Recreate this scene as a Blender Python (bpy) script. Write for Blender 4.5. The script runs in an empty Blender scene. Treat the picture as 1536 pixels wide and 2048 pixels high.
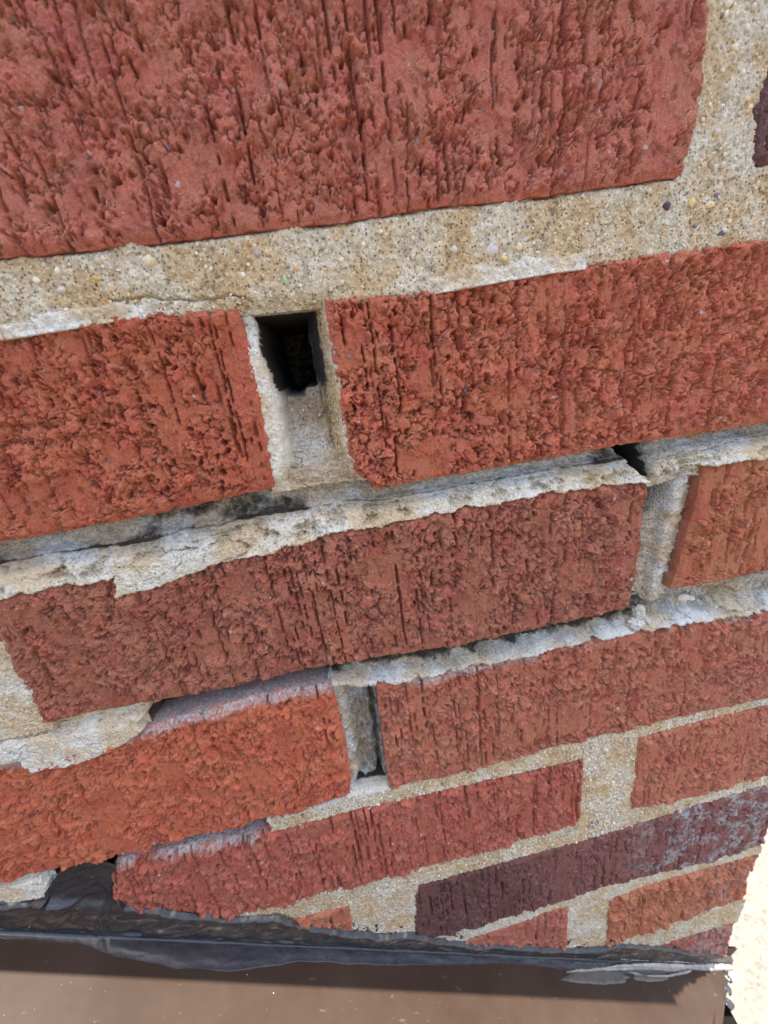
import bpy, math, random
import numpy as np
from mathutils import Matrix, Vector

# ------------------------------------------------------------------ camera, world, sun, exposure
scene = bpy.context.scene
col = scene.collection
MM = 0.001
# axes: X along the wall, Z up the wall, wall face in the plane Y=0, the air is at negative Y (millimetres, scaled by MM)
CAM_LOC = (-100.8, -117.8, 74.23)
CX = (0.98051608, -0.14922299, -0.12775257)
CY = (-0.17162971, -0.33440845, -0.92666835)     # image down
CZ = (0.09555868, 0.93053935, -0.35350396)       # viewing direction
cam_d = bpy.data.cameras.new('camera')
cam = bpy.data.objects.new('camera', cam_d)
col.objects.link(cam)
cam.matrix_world = Matrix(((CX[0], -CY[0], -CZ[0], CAM_LOC[0]*MM),
                           (CX[1], -CY[1], -CZ[1], CAM_LOC[1]*MM),
                           (CX[2], -CY[2], -CZ[2], CAM_LOC[2]*MM),
                           (0, 0, 0, 1)))
cam_d.sensor_fit = 'VERTICAL'
cam_d.sensor_height = 36.0
cam_d.lens = 36.0*777.8/2048.0
cam_d.clip_start = 0.005
cam_d.clip_end = 500.0
cam_d.dof.use_dof = True
cam_d.dof.focus_distance = 0.140
cam_d.dof.aperture_fstop = 18.0
scene.camera = cam

sun_dir = Vector((0.13, 0.0375, 1.0)).normalized()       # towards the sun: high, just behind the wall face
sun_elev = math.asin(sun_dir.z)
sun_rot = math.atan2(sun_dir.x, sun_dir.y)
world = bpy.data.worlds.new('World')
scene.world = world
world.use_nodes = True
wn = world.node_tree
sky = wn.nodes.new('ShaderNodeTexSky')
sky.sky_type = 'NISHITA'
sky.sun_disc = False
sky.sun_elevation = sun_elev
sky.sun_rotation = sun_rot
sky.air_density = 1.0
sky.dust_density = 3.0
sky.ozone_density = 1.0
bg = wn.nodes['Background']
bg.inputs['Strength'].default_value = 0.11
wn.links.new(sky.outputs[0], bg.inputs['Color'])

sl = bpy.data.lights.new('sun', 'SUN')
sl.energy = 4.0
sl.angle = math.radians(0.3)
sl.color = (1.0, 0.94, 0.86)
sun = bpy.data.objects.new('sun', sl)
col.objects.link(sun)
sun.rotation_euler = sun_dir.to_track_quat('Z', 'Y').to_euler()

scene.view_settings.view_transform = 'Standard'
scene.view_settings.look = 'None'
scene.view_settings.exposure = 2.4
scene.view_settings.gamma = 1.0
scene.view_settings.use_curve_mapping = False

# ------------------------------------------------------------------ noise
_rs = np.random.RandomState(7)
PERM = _rs.permutation(4096).astype(np.int32)
_ang = _rs.rand(4096)*2*np.pi
GX = np.cos(_ang).astype(np.float32); GY = np.sin(_ang).astype(np.float32)
RX = _rs.rand(4096).astype(np.float32); RY = _rs.rand(4096).astype(np.float32); RV = _rs.rand(4096).astype(np.float32)
def _h(ix, iy): return PERM[(PERM[ix & 4095] + iy) & 4095]
def gn(x, y, seed=0):
    """gradient noise, about -1..1"""
    x = np.asarray(x, np.float32) + seed*17.13 + 1000; y = np.asarray(y, np.float32) + seed*9.71 + 1000
    ix = np.floor(x).astype(np.int32); iy = np.floor(y).astype(np.int32)
    fx = x-ix; fy = y-iy
    sx = fx*fx*fx*(fx*(fx*6-15)+10); sy = fy*fy*fy*(fy*(fy*6-15)+10)
    def g(dx, dy):
        k = _h(ix+dx, iy+dy)
        return GX[k]*(fx-dx) + GY[k]*(fy-dy)
    a = g(0, 0); b = g(1, 0); c = g(0, 1); d = g(1, 1)
    return ((a+(b-a)*sx)*(1-sy) + (c+(d-c)*sx)*sy)*1.6
def fbm(x, y, sc, oct=4, seed=0, gain=0.5):
    r = 0; a = 1.0; n = 0.0; f = 1.0/sc
    for o in range(oct):
        r = r + a*gn(x*f, y*f, seed+o*3.7); n += a; a *= gain; f *= 2.03
    return r/n*1.25
def worley(x, y, sc, seed=0):
    x = np.asarray(x, np.float32)/sc + seed*13.3 + 1000; y = np.asarray(y, np.float32)/sc + seed*7.9 + 1000
    ix = np.floor(x).astype(np.int32); iy = np.floor(y).astype(np.int32)
    f1 = np.full(x.shape, 9.0, np.float32); f2 = f1.copy(); idv = np.zeros(x.shape, np.float32)
    for dx in (-1, 0, 1):
        for dy in (-1, 0, 1):
            k = _h(ix+dx, iy+dy)
            d = np.sqrt((ix+dx+RX[k]-x)**2 + (iy+dy+RY[k]-y)**2)
            near = d < f1
            f2 = np.where(near, f1, np.minimum(f2, d)); idv = np.where(near, RV[k], idv); f1 = np.where(near, d, f1)
    return f1, f2, idv
def ss(a, b, x):
    t = np.clip((x-a)/(b-a), 0, 1); return t*t*(3-2*t)
def lerp(a, b, t): return a+(b-a)*t
def poly(pl, axis, q):
    """polyline pl [(u,v)...] read along axis (0: v as a function of u, 1: u as a function of v)"""
    p = sorted(pl, key=lambda a: a[axis])
    return np.interp(q, [a[axis] for a in p], [a[1-axis] for a in p])

# ------------------------------------------------------------------ mesh from a grid of points
def grid_mesh(name, X, Y, Z, attrs, mat, parent=None, smooth=True):
    """X,Y,Z arrays [rows, cols] in mm; Y is depth (negative towards the camera)"""
    nr, nc = X.shape
    me = bpy.data.meshes.new(name)
    co = np.stack([X, Y, Z], -1).reshape(-1, 3).astype(np.float32)*MM
    i = np.arange(nr*nc, dtype=np.int32).reshape(nr, nc)
    q = np.stack([i[:-1, :-1], i[:-1, 1:], i[1:, 1:], i[1:, :-1]], -1).reshape(-1, 4)
    me.vertices.add(len(co)); me.vertices.foreach_set('co', co.ravel())
    me.loops.add(q.size); me.loops.foreach_set('vertex_index', q.ravel())
    me.polygons.add(len(q)); me.polygons.foreach_set('loop_start', np.arange(0, q.size, 4, dtype=np.int32))
    me.update(calc_edges=True)
    if smooth: me.polygons.foreach_set('use_smooth', np.ones(len(q), bool))
    for k, a in attrs.items():
        at = me.attributes.new(k, 'FLOAT', 'POINT')
        at.data.foreach_set('value', np.broadcast_to(a, X.shape).astype(np.float32).ravel())
    me.materials.append(mat)
    ob = bpy.data.objects.new(name, me)
    col.objects.link(ob)
    if parent: ob.parent = parent
    return ob
def simple_mesh(name, verts, faces, mat, parent=None, smooth=False):
    me = bpy.data.meshes.new(name)
    me.from_pydata([(a*MM, b*MM, c*MM) for a, b, c in verts], [], faces)
    me.update()
    if smooth: me.polygons.foreach_set('use_smooth', [True]*len(faces))
    me.materials.append(mat)
    ob = bpy.data.objects.new(name, me); col.objects.link(ob)
    if parent: ob.parent = parent
    return ob
def empty(name, loc=(0, 0, 0)):
    o = bpy.data.objects.new(name, None); o.location = loc; o.empty_display_size = 0.02
    col.objects.link(o); return o

# ------------------------------------------------------------------ materials
class N:
    def __init__(s, name):
        s.m = bpy.data.materials.new(name); s.m.use_nodes = True
        s.t = s.m.node_tree; s.b = s.t.nodes['Principled BSDF']
        tc = s.t.nodes.new('ShaderNodeTexCoord'); s.co = tc.outputs['Object']
    def n(s, typ, **kw):
        o = s.t.nodes.new(typ)
        for k, v in kw.items(): setattr(o, k, v)
        return o
    def l(s, a, b): s.t.links.new(a, b)
    def val(s, inp, v):
        if isinstance(v, (int, float)): inp.default_value = v
        elif isinstance(v, (tuple, list)): inp.default_value = (*v, 1.0) if len(v) == 3 and len(inp.default_value) == 4 else v
        else: s.l(v, inp)
    def attr(s, name):
        return s.n('ShaderNodeAttribute', attribute_name=name).outputs['Fac']
    def scaled(s, sc):
        m = s.n('ShaderNodeMapping'); m.inputs['Scale'].default_value = sc; s.l(s.co, m.inputs['Vector']); return m.outputs[0]
    def noise(s, size_mm, detail=4, rough=0.6, vec=None, dist=0.0):
        o = s.n('ShaderNodeTexNoise'); o.inputs['Scale'].default_value = 1000.0/size_mm
        o.inputs['Detail'].default_value = detail; o.inputs['Roughness'].default_value = rough; o.inputs['Distortion'].default_value = dist
        s.l(vec or s.co, o.inputs['Vector']); return o.outputs['Fac']
    def vor(s, size_mm, feature='F1', vec=None, rnd=1.0):
        o = s.n('ShaderNodeTexVoronoi', feature=feature); o.inputs['Scale'].default_value = 1000.0/size_mm
        o.inputs['Randomness'].default_value = rnd
        s.l(vec or s.co, o.inputs['Vector']); return o
    def ramp(s, f, stops, interp='LINEAR'):
        o = s.n('ShaderNodeValToRGB'); o.color_ramp.interpolation = interp
        e = o.color_ramp.elements
        while len(e) > 1: e.remove(e[-1])
        for i, (p, c) in enumerate(stops):
            x = e[0] if i == 0 else e.new(p)
            x.position = p; x.color = (c, c, c, 1) if isinstance(c, (int, float)) else (*c, 1)
        s.l(f, o.inputs[0]); return o.outputs[0]
    def mix(s, f, a, b, mode='MIX'):
        o = s.n('ShaderNodeMix', data_type='RGBA', blend_type=mode)
        s.val(o.inputs[0], f); s.val(o.inputs[6], a); s.val(o.inputs[7], b); return o.outputs[2]
    def math(s, op, a, b=0.0, clamp=False):
        o = s.n('ShaderNodeMath', operation=op); o.use_clamp = clamp
        s.val(o.inputs[0], a); s.val(o.inputs[1], b); return o.outputs[0]
    def step(s, f, a, b):
        o = s.n('ShaderNodeMapRange', interpolation_type='SMOOTHSTEP')
        s.val(o.inputs[0], f); o.inputs[1].default_value = a; o.inputs[2].default_value = b; return o.outputs[0]
    def bump(s, h, dist_mm, strength=1.0, normal=None):
        o = s.n('ShaderNodeBump'); o.inputs['Distance'].default_value = dist_mm*MM; o.inputs['Strength'].default_value = strength
        s.l(h, o.inputs['Height'])
        if normal: s.l(normal, o.inputs['Normal'])
        return o.outputs[0]
    def out(s, color, rough, normal=None, spec=None):
        s.val(s.b.inputs['Base Color'], color); s.val(s.b.inputs['Roughness'], rough)
        if normal: s.l(normal, s.b.inputs['Normal'])
        if spec is not None: s.b.inputs['Specular IOR Level'].default_value = spec
        return s.m

def sand_colour(n, tone):
    """quartz sand set in cement: random grain colours"""
    g = n.vor(0.75); gc = n.n('ShaderNodeSeparateColor'); n.l(g.outputs['Color'], gc.inputs[0])
    grain = n.ramp(gc.outputs[0], [(0, (.20, .15, .09)), (.18, (.50, .40, .25)), (.35, (.66, .57, .40)), (.52, (.34, .26, .16)), (.68, (.78, .73, .60)), (.84, (.60, .41, .19)), (.93, (.10, .09, .08))], 'CONSTANT')
    ce = n.ramp(n.noise(2.2, 5, .7), [(.3, (.30, .23, .14)), (.45, (.54, .44, .29)), (.6, (.70, .60, .43)), (.75, (.78, .72, .58))])
    m = n.step(g.outputs['Distance'], .52, .35)
    pick = n.step(gc.outputs[1], .08, .12)
    c = n.mix(n.math('MULTIPLY', m, pick), ce, grain)
    b = n.vor(2.6); bc = n.n('ShaderNodeSeparateColor'); n.l(b.outputs['Color'], bc.inputs[0])
    big = n.ramp(bc.outputs[1], [(0, (.68, .42, .17)), (.2, (.72, .66, .55)), (.45, (.62, .52, .36)), (.6, (.38, .36, .35)), (.8, (.78, .72, .58)), (.93, (.10, .09, .10))], 'CONSTANT')
    bm = n.math('MULTIPLY', n.step(n.math('SUBTRACT', b.outputs['Distance'], n.math('MULTIPLY', n.noise(.8, 2), .12)), .22, .15), n.step(bc.outputs[0], .62, .64))
    c = n.mix(bm, c, big)
    height = n.math('ADD', n.math('MULTIPLY', n.math('SUBTRACT', 1.0, g.outputs['Distance']), 1.0), n.math('MULTIPLY', bm, .7))
    return c, height

def mortar_material():
    n = N('sandy_mortar')
    c, h = sand_colour(n, 0)
    cream, grime_shade, blue = n.attr('cream'), n.attr('grime_shade'), n.attr('blue')
    fine = n.noise(.35, 4, .7)
    lime = n.ramp(n.noise(.9, 5, .75), [(.25, (.50, .47, .38)), (.45, (.74, .71, .62)), (.7, (.86, .84, .77))])
    c = n.mix(n.math('MULTIPLY', cream, .85, True), c, lime)
    grey = n.ramp(n.noise(1.5, 5, .7), [(.3, (.24, .25, .27)), (.5, (.42, .43, .44)), (.7, (.60, .61, .61))])
    c = n.mix(n.math('MULTIPLY', blue, .8, True), c, grey)
    dirt_shade = n.math('MULTIPLY', n.math('SUBTRACT', n.math('ADD', n.math('MULTIPLY', n.noise(3.2, 6, .75), 1.6), n.math('MULTIPLY', grime_shade, 1.4)), 1.44), 2.0, True)  # grime, plus shade painted into recesses, holes and tucked edges
    c = n.mix(dirt_shade, c, n.ramp(n.noise(.8, 4, .7), [(.3, (.018, .018, .018)), (.6, (.055, .05, .045)), (.8, (.16, .15, .135))]))
    tan = n.step(n.noise(16, 4), .40, .60)
    c = n.mix(n.math('MULTIPLY', tan, .75), c, n.mix(1.0, c, (.86, .66, .42), 'MULTIPLY'))
    sp = n.vor(1.1); sc_ = n.n('ShaderNodeSeparateColor'); n.l(sp.outputs['Color'], sc_.inputs[0])
    spk = n.math('MULTIPLY', n.step(sp.outputs['Distance'], .22, .14), n.step(sc_.outputs[2], .87, .89))
    c = n.mix(n.math('MULTIPLY', spk, .85), c, (.05, .05, .055))
    hh = n.math('ADD', h, n.math('MULTIPLY', fine, .9))
    nb = n.bump(hh, .60, 1.0)
    return n.out(c, .88, nb, .25)

def brick_material():
    n = N('wire_cut_brick')
    oi = n.n('ShaderNodeObjectInfo'); base = oi.outputs['Color']
    crumb, side, white, dark, lich = n.attr('crumb'), n.attr('side'), n.attr('white'), n.attr('dark'), n.attr('lichen')
    c = n.mix(n.step(n.noise(9, 5, .65), .38, .66), base, n.mix(1.0, base, (1.06, .84, .90), 'MULTIPLY'))
    c = n.mix(n.math('MULTIPLY', n.step(n.noise(17, 5, .7), .47, .66), .75), c, n.mix(1.0, c, (.84, .64, .70), 'MULTIPLY'))
    c = n.mix(n.math('MULTIPLY', crumb, .75), c, n.mix(1.0, c, (1.22, 1.30, 1.36), 'MULTIPLY'))     # torn clay is paler and dustier
    c = n.mix(n.math('MULTIPLY', n.step(n.noise(4.5, 4, .6), .52, .70), .55), c, n.mix(1.0, c, (1.10, 1.15, .88), 'MULTIPLY'))
    c = n.mix(n.math('MULTIPLY', n.step(n.noise(2.5, 5, .7), .56, .74), .5), c, (.44, .21, .15))
    c = n.mix(n.math('MULTIPLY', n.step(n.noise(6.0, 5, .75), .60, .74), .28), c, (.15, .042, .035))
    fl = n.vor(.42); fc = n.n('ShaderNodeSeparateColor'); n.l(fl.outputs['Color'], fc.inputs[0])
    fm = n.math('MULTIPLY', n.step(fl.outputs['Distance'], .45, .25), n.step(fc.outputs[0], .74, .76))
    c = n.mix(n.math('MULTIPLY', fm, .45), c, (.66, .36, .25))
    fd = n.math('MULTIPLY', n.step(fl.outputs['Distance'], .45, .25), n.step(fc.outputs[1], .84, .86))
    c = n.mix(n.math('MULTIPLY', fd, .28), c, (.10, .03, .025))
    pb = n.vor(3.4); pc = n.n('ShaderNodeSeparateColor'); n.l(pb.outputs['Color'], pc.inputs[0])
    pm = n.math('MULTIPLY', n.step(n.math('ADD', pb.outputs['Distance'], n.math('MULTIPLY', n.noise(.9, 3), .22)), .32, .27), n.step(pc.outputs[0], .76, .77))
    c = n.mix(n.math('MULTIPLY', pm, .8), c, n.ramp(pc.outputs[1], [(0, (.42, .22, .20)), (.4, (.50, .33, .31)), (.7, (.62, .46, .43)), (.86, (.50, .25, .13))], 'CONSTANT'))
    c = n.mix(n.math('MULTIPLY', dark, n.step(n.noise(2.5, 5, .7), .25, .6), True), c, (.030, .018, .018))
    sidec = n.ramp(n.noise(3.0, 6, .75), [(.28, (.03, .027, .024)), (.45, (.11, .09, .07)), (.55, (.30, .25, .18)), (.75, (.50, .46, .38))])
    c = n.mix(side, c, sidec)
    wm = n.math('MULTIPLY', white, n.step(n.noise(1.3, 6, .8), .33, .60), True)
    c = n.mix(wm, c, n.ramp(n.noise(.8, 4), [(.3, (.25, .245, .235)), (.6, (.58, .57, .52))]))
    lv = n.vor(2.3); lm = n.math('MULTIPLY', n.math('MULTIPLY', lich, n.step(n.noise(5.0, 4, .7), .40, .52)), n.step(n.math('ADD', n.math('MULTIPLY', lv.outputs['Distance'], .5), n.noise(1.8, 5, .7)), .92, .66), True)
    c = n.mix(n.math('MULTIPLY', lm, .85), c, (.36, .35, .335))
    f1 = n.noise(.8, 6, .8); f2 = n.vor(.45).outputs['Distance']
    stre = n.noise(1.0, 3, .6, n.scaled((1.6, 1, .16)))
    hh = n.math('ADD', n.math('ADD', n.math('MULTIPLY', f1, 1.0), n.math('MULTIPLY', f2, -.45)), n.math('MULTIPLY', stre, .5))
    hh = n.math('ADD', hh, n.math('MULTIPLY', pm, .4))
    nb = n.bump(hh, .85, 1.0)
    rg = n.math('SUBTRACT', .78, n.math('MULTIPLY', n.math('SUBTRACT', 1.0, crumb), .16))
    return n.out(c, rg, nb, .35)

def ground_material():
    n = N('sunlit_concrete')
    c = n.ramp(n.noise(11, 8, .8), [(.30, (0.065, 0.056, 0.046)), (.42, (0.124, 0.106, 0.088)), (.52, (0.169, 0.150, 0.125)), (.62, (0.149, 0.112, 0.086)), (.72, (0.218, 0.206, 0.171))])
    g = n.vor(6.0); gc = n.n('ShaderNodeSeparateColor'); n.l(g.outputs['Color'], gc.inputs[0])
    m = n.math('MULTIPLY', n.step(n.math('ADD', g.outputs['Distance'], n.math('MULTIPLY', n.noise(4, 3), .5)), .62, .45), n.step(gc.outputs[1], .55, .6))
    c = n.mix(n.math('MULTIPLY', m, .6), c, n.ramp(gc.outputs[0], [(0, (0.079, 0.067, 0.063)), (.4, (0.223, 0.212, 0.171)), (.8, (0.169, 0.117, 0.080))], 'CONSTANT'))
    return n.out(c, .9, n.bump(n.noise(6, 6, .8), 3.0, .8), .2)

def metal_material():
    n = N('brown_painted_metal')
    c = n.ramp(n.noise(40, 4, .6), [(.35, (.030, .0185, .0125)), (.65, (.039, .025, .0175))])
    d = n.vor(6.5); dc = n.n('ShaderNodeSeparateColor'); n.l(d.outputs['Color'], dc.inputs[0])
    dust = n.math('MULTIPLY', n.step(d.outputs['Distance'], .040, .022), n.step(dc.outputs[0], .62, .66))
    c = n.mix(dust, c, (.45, .38, .31))
    d2 = n.vor(2.4); dc2 = n.n('ShaderNodeSeparateColor'); n.l(d2.outputs['Color'], dc2.inputs[0])
    c = n.mix(n.math('MULTIPLY', n.math('MULTIPLY', n.step(d2.outputs['Distance'], .07, .04), n.step(dc2.outputs[0], .60, .62)), .55), c, (.30, .24, .19))
    scr = n.noise(3.0, 3, .5, n.scaled((.12, 1.2, .9)))
    c = n.mix(n.math('MULTIPLY', n.step(scr, .68, .74), .25), c, (.16, .12, .09))
    film = n.step(n.noise(25, 5, .7), .45, .7)
    c = n.mix(n.math('MULTIPLY', film, .25), c, (.052, .036, .027))
    rg = n.math('ADD', .32, n.math('MULTIPLY', n.noise(14, 5, .7), .26))
    return n.out(c, rg, n.bump(n.noise(.5, 3), .03, .5), .15)

def sealant_material():
    n = N('black_sealant')
    smear = n.attr('smear'); film = n.attr('film')
    st = n.noise(6.0, 5, .65, n.scaled((.6, 1, 1)), 1.2)
    c = n.ramp(n.noise(12, 4, .6), [(.3, (.012, .012, .014)), (.7, (.028, .027, .029))])
    br = n.ramp(st, [(.35, (.030, .023, .019)), (.54, (.055, .041, .032)), (.62, (.12, .080, .052)), (.67, (.056, .042, .033))])
    c = n.mix(smear, c, br)
    c = n.mix(film, c, n.ramp(n.noise(7, 5, .65, n.scaled((.5, 1, 1))), [(.35, (.020, .021, .025)), (.6, (.034, .033, .036)), (.75, (.028, .030, .036))]))
    d = n.vor(5.0); dc = n.n('ShaderNodeSeparateColor'); n.l(d.outputs['Color'], dc.inputs[0])
    dust = n.math('MULTIPLY', n.step(d.outputs['Distance'], .05, .03), n.step(dc.outputs[0], .55, .6))
    c = n.mix(dust, c, (.5, .42, .34))
    rg = n.math('ADD', .17, n.math('MULTIPLY', n.noise(5, 5, .7), .22))
    h = n.math('ADD', n.noise(6, 2, .5, n.scaled((.4, 1, 1)), .8), n.math('MULTIPLY', n.noise(.7, 3), .05))
    return n.out(c, rg, n.bump(h, .4, .5), .5)

def grey_caulk_material():
    n = N('grey_caulk')
    c = n.ramp(n.noise(5, 5, .7), [(.3, (.14, .135, .115)), (.5, (.24, .23, .205)), (.75, (.38, .365, .33))])
    c = n.mix(n.attr('film'), c, n.ramp(n.noise(4, 5, .7), [(.35, (.050, .047, .043)), (.7, (.10, .095, .085))]))
    return n.out(c, .5, n.bump(n.noise(2.0, 4, .6), .25, .7), .4)

def core_material():
    n = N('dark_wall_core')
    return n.out(n.ramp(n.noise(6, 5), [(.3, (.05, .04, .035)), (.7, (.14, .11, .09))]), .95)

M_BRICK, M_MORTAR, M_GROUND, M_METAL, M_SEAL, M_GREY, M_CORE = (brick_material(), mortar_material(), ground_material(), metal_material(),
                                                             sealant_material(), grey_caulk_material(), core_material())

# ------------------------------------------------------------------ ground and wall root
GZ = -620.0
def ground():
    me = simple_mesh('ground', [(-60000, -60000, GZ), (60000, -60000, GZ), (60000, 60000, GZ), (-60000, 60000, GZ)], [(0, 1, 2, 3)], M_GROUND)
    me['kind'] = 'structure'
ground()
wall = empty('brick_wall')
wall['label'] = 'weathered red brick wall with wide eroded sandy mortar joints and open gaps'
wall['category'] = 'wall'
U_END = 114.5            # the wall's right end
TOP = 186.0  # unseen wall top, kept low to sharpen its shadow edge on the metal
def box(name, x0, x1, y0, y1, z0, z1, mat, parent=None):
    v = [(x, y, z) for x in (x0, x1) for y in (y0, y1) for z in (z0, z1)]
    f = [(0, 1, 3, 2), (4, 6, 7, 5), (0, 4, 5, 1), (2, 3, 7, 6), (0, 2, 6, 4), (1, 5, 7, 3)]
    return simple_mesh(name, v, f, mat, parent)
box('wall_core', -420, U_END-3, 70, 190, GZ, TOP-4, M_CORE, wall)
box('lower_wall', -420, U_END-3, 6, 69, GZ, -372, M_CORE, wall)

# ------------------------------------------------------------------ bricks
def spaced(a, b, fa, fb, step, coarse=5.0):
    """0..1 parameters over a..b: fine between fa and fb, coarser outside"""
    fa, fb = max(a, fa), min(b, fb); out = []
    if fa > a: out.append(np.arange(a, fa-step, step*coarse))
    out.append(np.linspace(fa, fb, max(3, int((fb-fa)/step)+1)))
    if fb < b: out.append(np.append(np.arange(fb+step, b-step, step*coarse), b))
    v = np.concatenate(out); v[0] = a; v[-1] = b
    return (v-a)/(b-a)
def brick(L, R, T, B, colour, seed, step=0.3, rough=1.0, groove=1.0, amount=0.55, white_top=0.0, lichen=None, dark=0.0, proud=0.0,
          round_=1.2, side_tone=1.0, label=None, smooth_right=0.0, fine=(-1e3, 1e3)):
    vt, vb = np.mean([p[1] for p in T]), np.mean([p[1] for p in B])
    ul, ur = np.mean([p[0] for p in L]), np.mean([p[0] for p in R])
    pu = spaced(ul, ur, fine[0], fine[1], step); nu = len(pu)-1; nv = max(6, int((vt-vb)/step))
    rings = [.5, 1.3, 2.6, 5, 9, 18, 88] if step < 1 else [1, 4, 20, 88]
    k = len(rings)
    cs = np.concatenate([np.zeros(k), pu, np.ones(k)])
    ct = np.concatenate([np.zeros(k), np.linspace(0, 1, nv+1), np.ones(k)])
    rb = np.array(rings[::-1]); ds = np.concatenate([rb, np.zeros(nu+1), np.array(rings)])
    dt = np.concatenate([rb, np.zeros(nv+1), np.array(rings)])
    S, Tt = np.meshgrid(cs, ct); DS, DT = np.meshgrid(ds, dt)
    depth = np.maximum(DS, DT).astype(np.float32)
    U = ul + (ur-ul)*S; V = vb + (vt-vb)*Tt
    for _ in range(2):
        V = lerp(poly(B, 0, U), poly(T, 0, U), Tt)
        U = lerp(poly(L, 1, V), poly(R, 1, V), S)
    # ragged edges
    e = .42
    er = fbm(U, V, 4.5, 3, seed+50)*e; er2 = fbm(U, V, 4.5, 3, seed+60)*e
    U = U + er*(1.0*(S < .5)-1.0*(S > .5))*(1-ss(0, 3.0, np.minimum(S, 1-S)*(ur-ul)))
    V = V + er2*(1-ss(0, 3.0, np.minimum(Tt, 1-Tt)*(vt-vb)))
    eu = np.minimum(U-poly(L, 1, V), poly(R, 1, V)-U); ev = np.minimum(V-poly(B, 0, U), poly(T, 0, U)-V)
    edge = np.minimum(eu, ev).astype(np.float32)
    X0, Z0 = U+seed*31.0, V+seed*17.0
    if step < 1:
        wx = fbm(X0, Z0, 3.0, 3, seed+1); wz = fbm(X0, Z0, 3.0, 3, seed+2)
        A = X0+wx*1.0; Bz = (Z0+wz*1.0)
        reg = fbm(X0, Z0*.75, 15, 4, seed+3)
        crumb = ss(-.22+(.5-amount)*.6, .10+(.5-amount)*.6, reg)
        if smooth_right: crumb = crumb*(1-ss(smooth_right, smooth_right+14, U))
        low = fbm(X0, Z0, 28, 3, seed+4)*.55
        # torn clay: raised plateaus with ragged steep edges over slick valleys, split by narrow crevices
        wx2 = fbm(X0, Z0, 1.6, 3, seed+18); A2 = A+wx2*.55; B2 = Bz+fbm(X0, Z0, 1.6, 3, seed+19)*.55
        t1 = fbm(A2, B2*.85, 9.5, 5, seed+5, .58); t2 = fbm(A2, B2, 4.2, 4, seed+6, .6)
        fL, gL, _ = worley(X0+wx*1.6, Z0*.85+wz*1.6, 5.2, seed+7); fM, gM, iM = worley(A2, B2, 2.5, seed+27); fS, gS, _ = worley(A2, B2, 1.15, seed+8)
        gate = ss(-.12, .18, fbm(X0, Z0, 6, 3, seed+23)); gate2 = ss(-.05, .22, fbm(X0, Z0, 4, 3, seed+26))
        mound = .42*(1-fL*fL) + .38*(1-fM*fM)*(.5+iM) + .20*(1-fS*fS)
        crev = 1.5*(1-ss(0, .075, gL-fL))*gate + 1.1*(1-ss(0, .12, gM-fM))*gate2 + .9*(1-ss(0, .022, np.abs(fbm(A2, B2, 10, 4, seed+24))))*ss(-.2, .1, -t2)
        plate = ss(-.04, .03, t1)*.60 + ss(.17, .22, t1)*.45 - ss(.16, .26, -t2)*.7
        grain = fbm(X0, Z0, .9, 2, seed+25)*.13
        p1, _, pid = worley(X0+wx, Z0*.7+wz, 3.8, seed+9)
        pits = -(1-ss(.08, .22, p1+.14*wx2))*(pid > .60)*2.6
        strk = gn(X0*1.1+wx*.25, Z0*.10, seed+11)*.20 + gn(X0*2.6, Z0*.2, seed+12)*.10
        smooth_h = strk + fbm(X0, Z0, 1.2, 3, seed+13)*.12 + ss(.10, .16, t1)*.45 + .25*ss(.2, .28, t2)
        h = low + lerp(smooth_h-.15, mound+plate-.85-crev+grain+.5*strk, crumb) + pits*(.25+.75*crumb)
        # drag grooves down the face
        rng = np.random.RandomState(int(seed*7)+3)
        ng = int((ur-ul)/2.6*groove)
        gd = np.zeros_like(h)
        for _ in range(ng):
            u0 = rng.uniform(ul+2, ur-1.5); ln = rng.choice([rng.uniform(6, 16), rng.uniform(18, 46)], p=[.6, .4]); vc = rng.uniform(vb, vt); w = rng.uniform(.20, .46); dp = rng.uniform(.9, 3.0)
            ca = max(0, int(np.searchsorted(cs, (u0-5-ul)/(ur-ul)))); cb = min(h.shape[1], max(ca+2, int(np.searchsorted(cs, (u0+5-ul)/(ur-ul)))))
            uu = U[:, ca:cb]; vv = V[:, ca:cb]
            cen = u0 + .30*gn(vv*.12, vv*0+u0, seed) + .12*gn(vv*.8, vv*0+u0, seed+3) + rng.uniform(-.01, .01)*(vv-vc)
            prof = np.exp(-np.abs((uu-cen)/(w*(1+.5*gn(vv*.5, vv*0+u0, seed+5))))**3)
            along = 1-ss(ln*.5-3, ln*.5, np.abs(vv-vc)); br = ss(-.45, -.1, gn(vv*.35, vv*0+u0*3, seed+2))
            gd[:, ca:cb] = np.maximum(gd[:, ca:cb], prof*along*br*dp)
        h = h - gd
        grit = (_rs.rand(*h.shape)-.5)*.24 + gn(X0*2.9, Z0*2.9, seed+80)*.10
        h = h*rough*1.12 + grit*(.45+.55*crumb)*min(1.0, .38/step)
        # worn arrises
        rag = edge + fbm(X0, Z0, 2.2, 3, seed+15)*.7
        h = h*ss(-.5, 3.0, edge+1.0) - (1-ss(0, round_+.6, rag))*round_*.9
        lat = .14*crumb*rough*ss(0, 1.5, edge)
        dU = fbm(X0, Z0, 1.8, 3, seed+20)*lat; dV = fbm(X0, Z0, 1.8, 3, seed+21)*lat
    else:
        h = fbm(X0, Z0, 7, 3, seed)*.6; crumb = np.full_like(h, .5); dU = dV = 0*h
    # sides fall back into the wall
    isside = depth > 0
    sn = fbm(X0+depth*3, Z0+depth*2.2, 6, 4, seed+30)*ss(0, 4, depth)*.8
    U = U + np.where(isside & (DS >= DT), np.where(S < .5, sn, -sn), dU)
    V = V + np.where(isside & (DT >= DS), np.where(Tt < .5, sn, -sn), dV)
    Y = -(h + proud) + depth
    whi = np.zeros_like(h)
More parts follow.
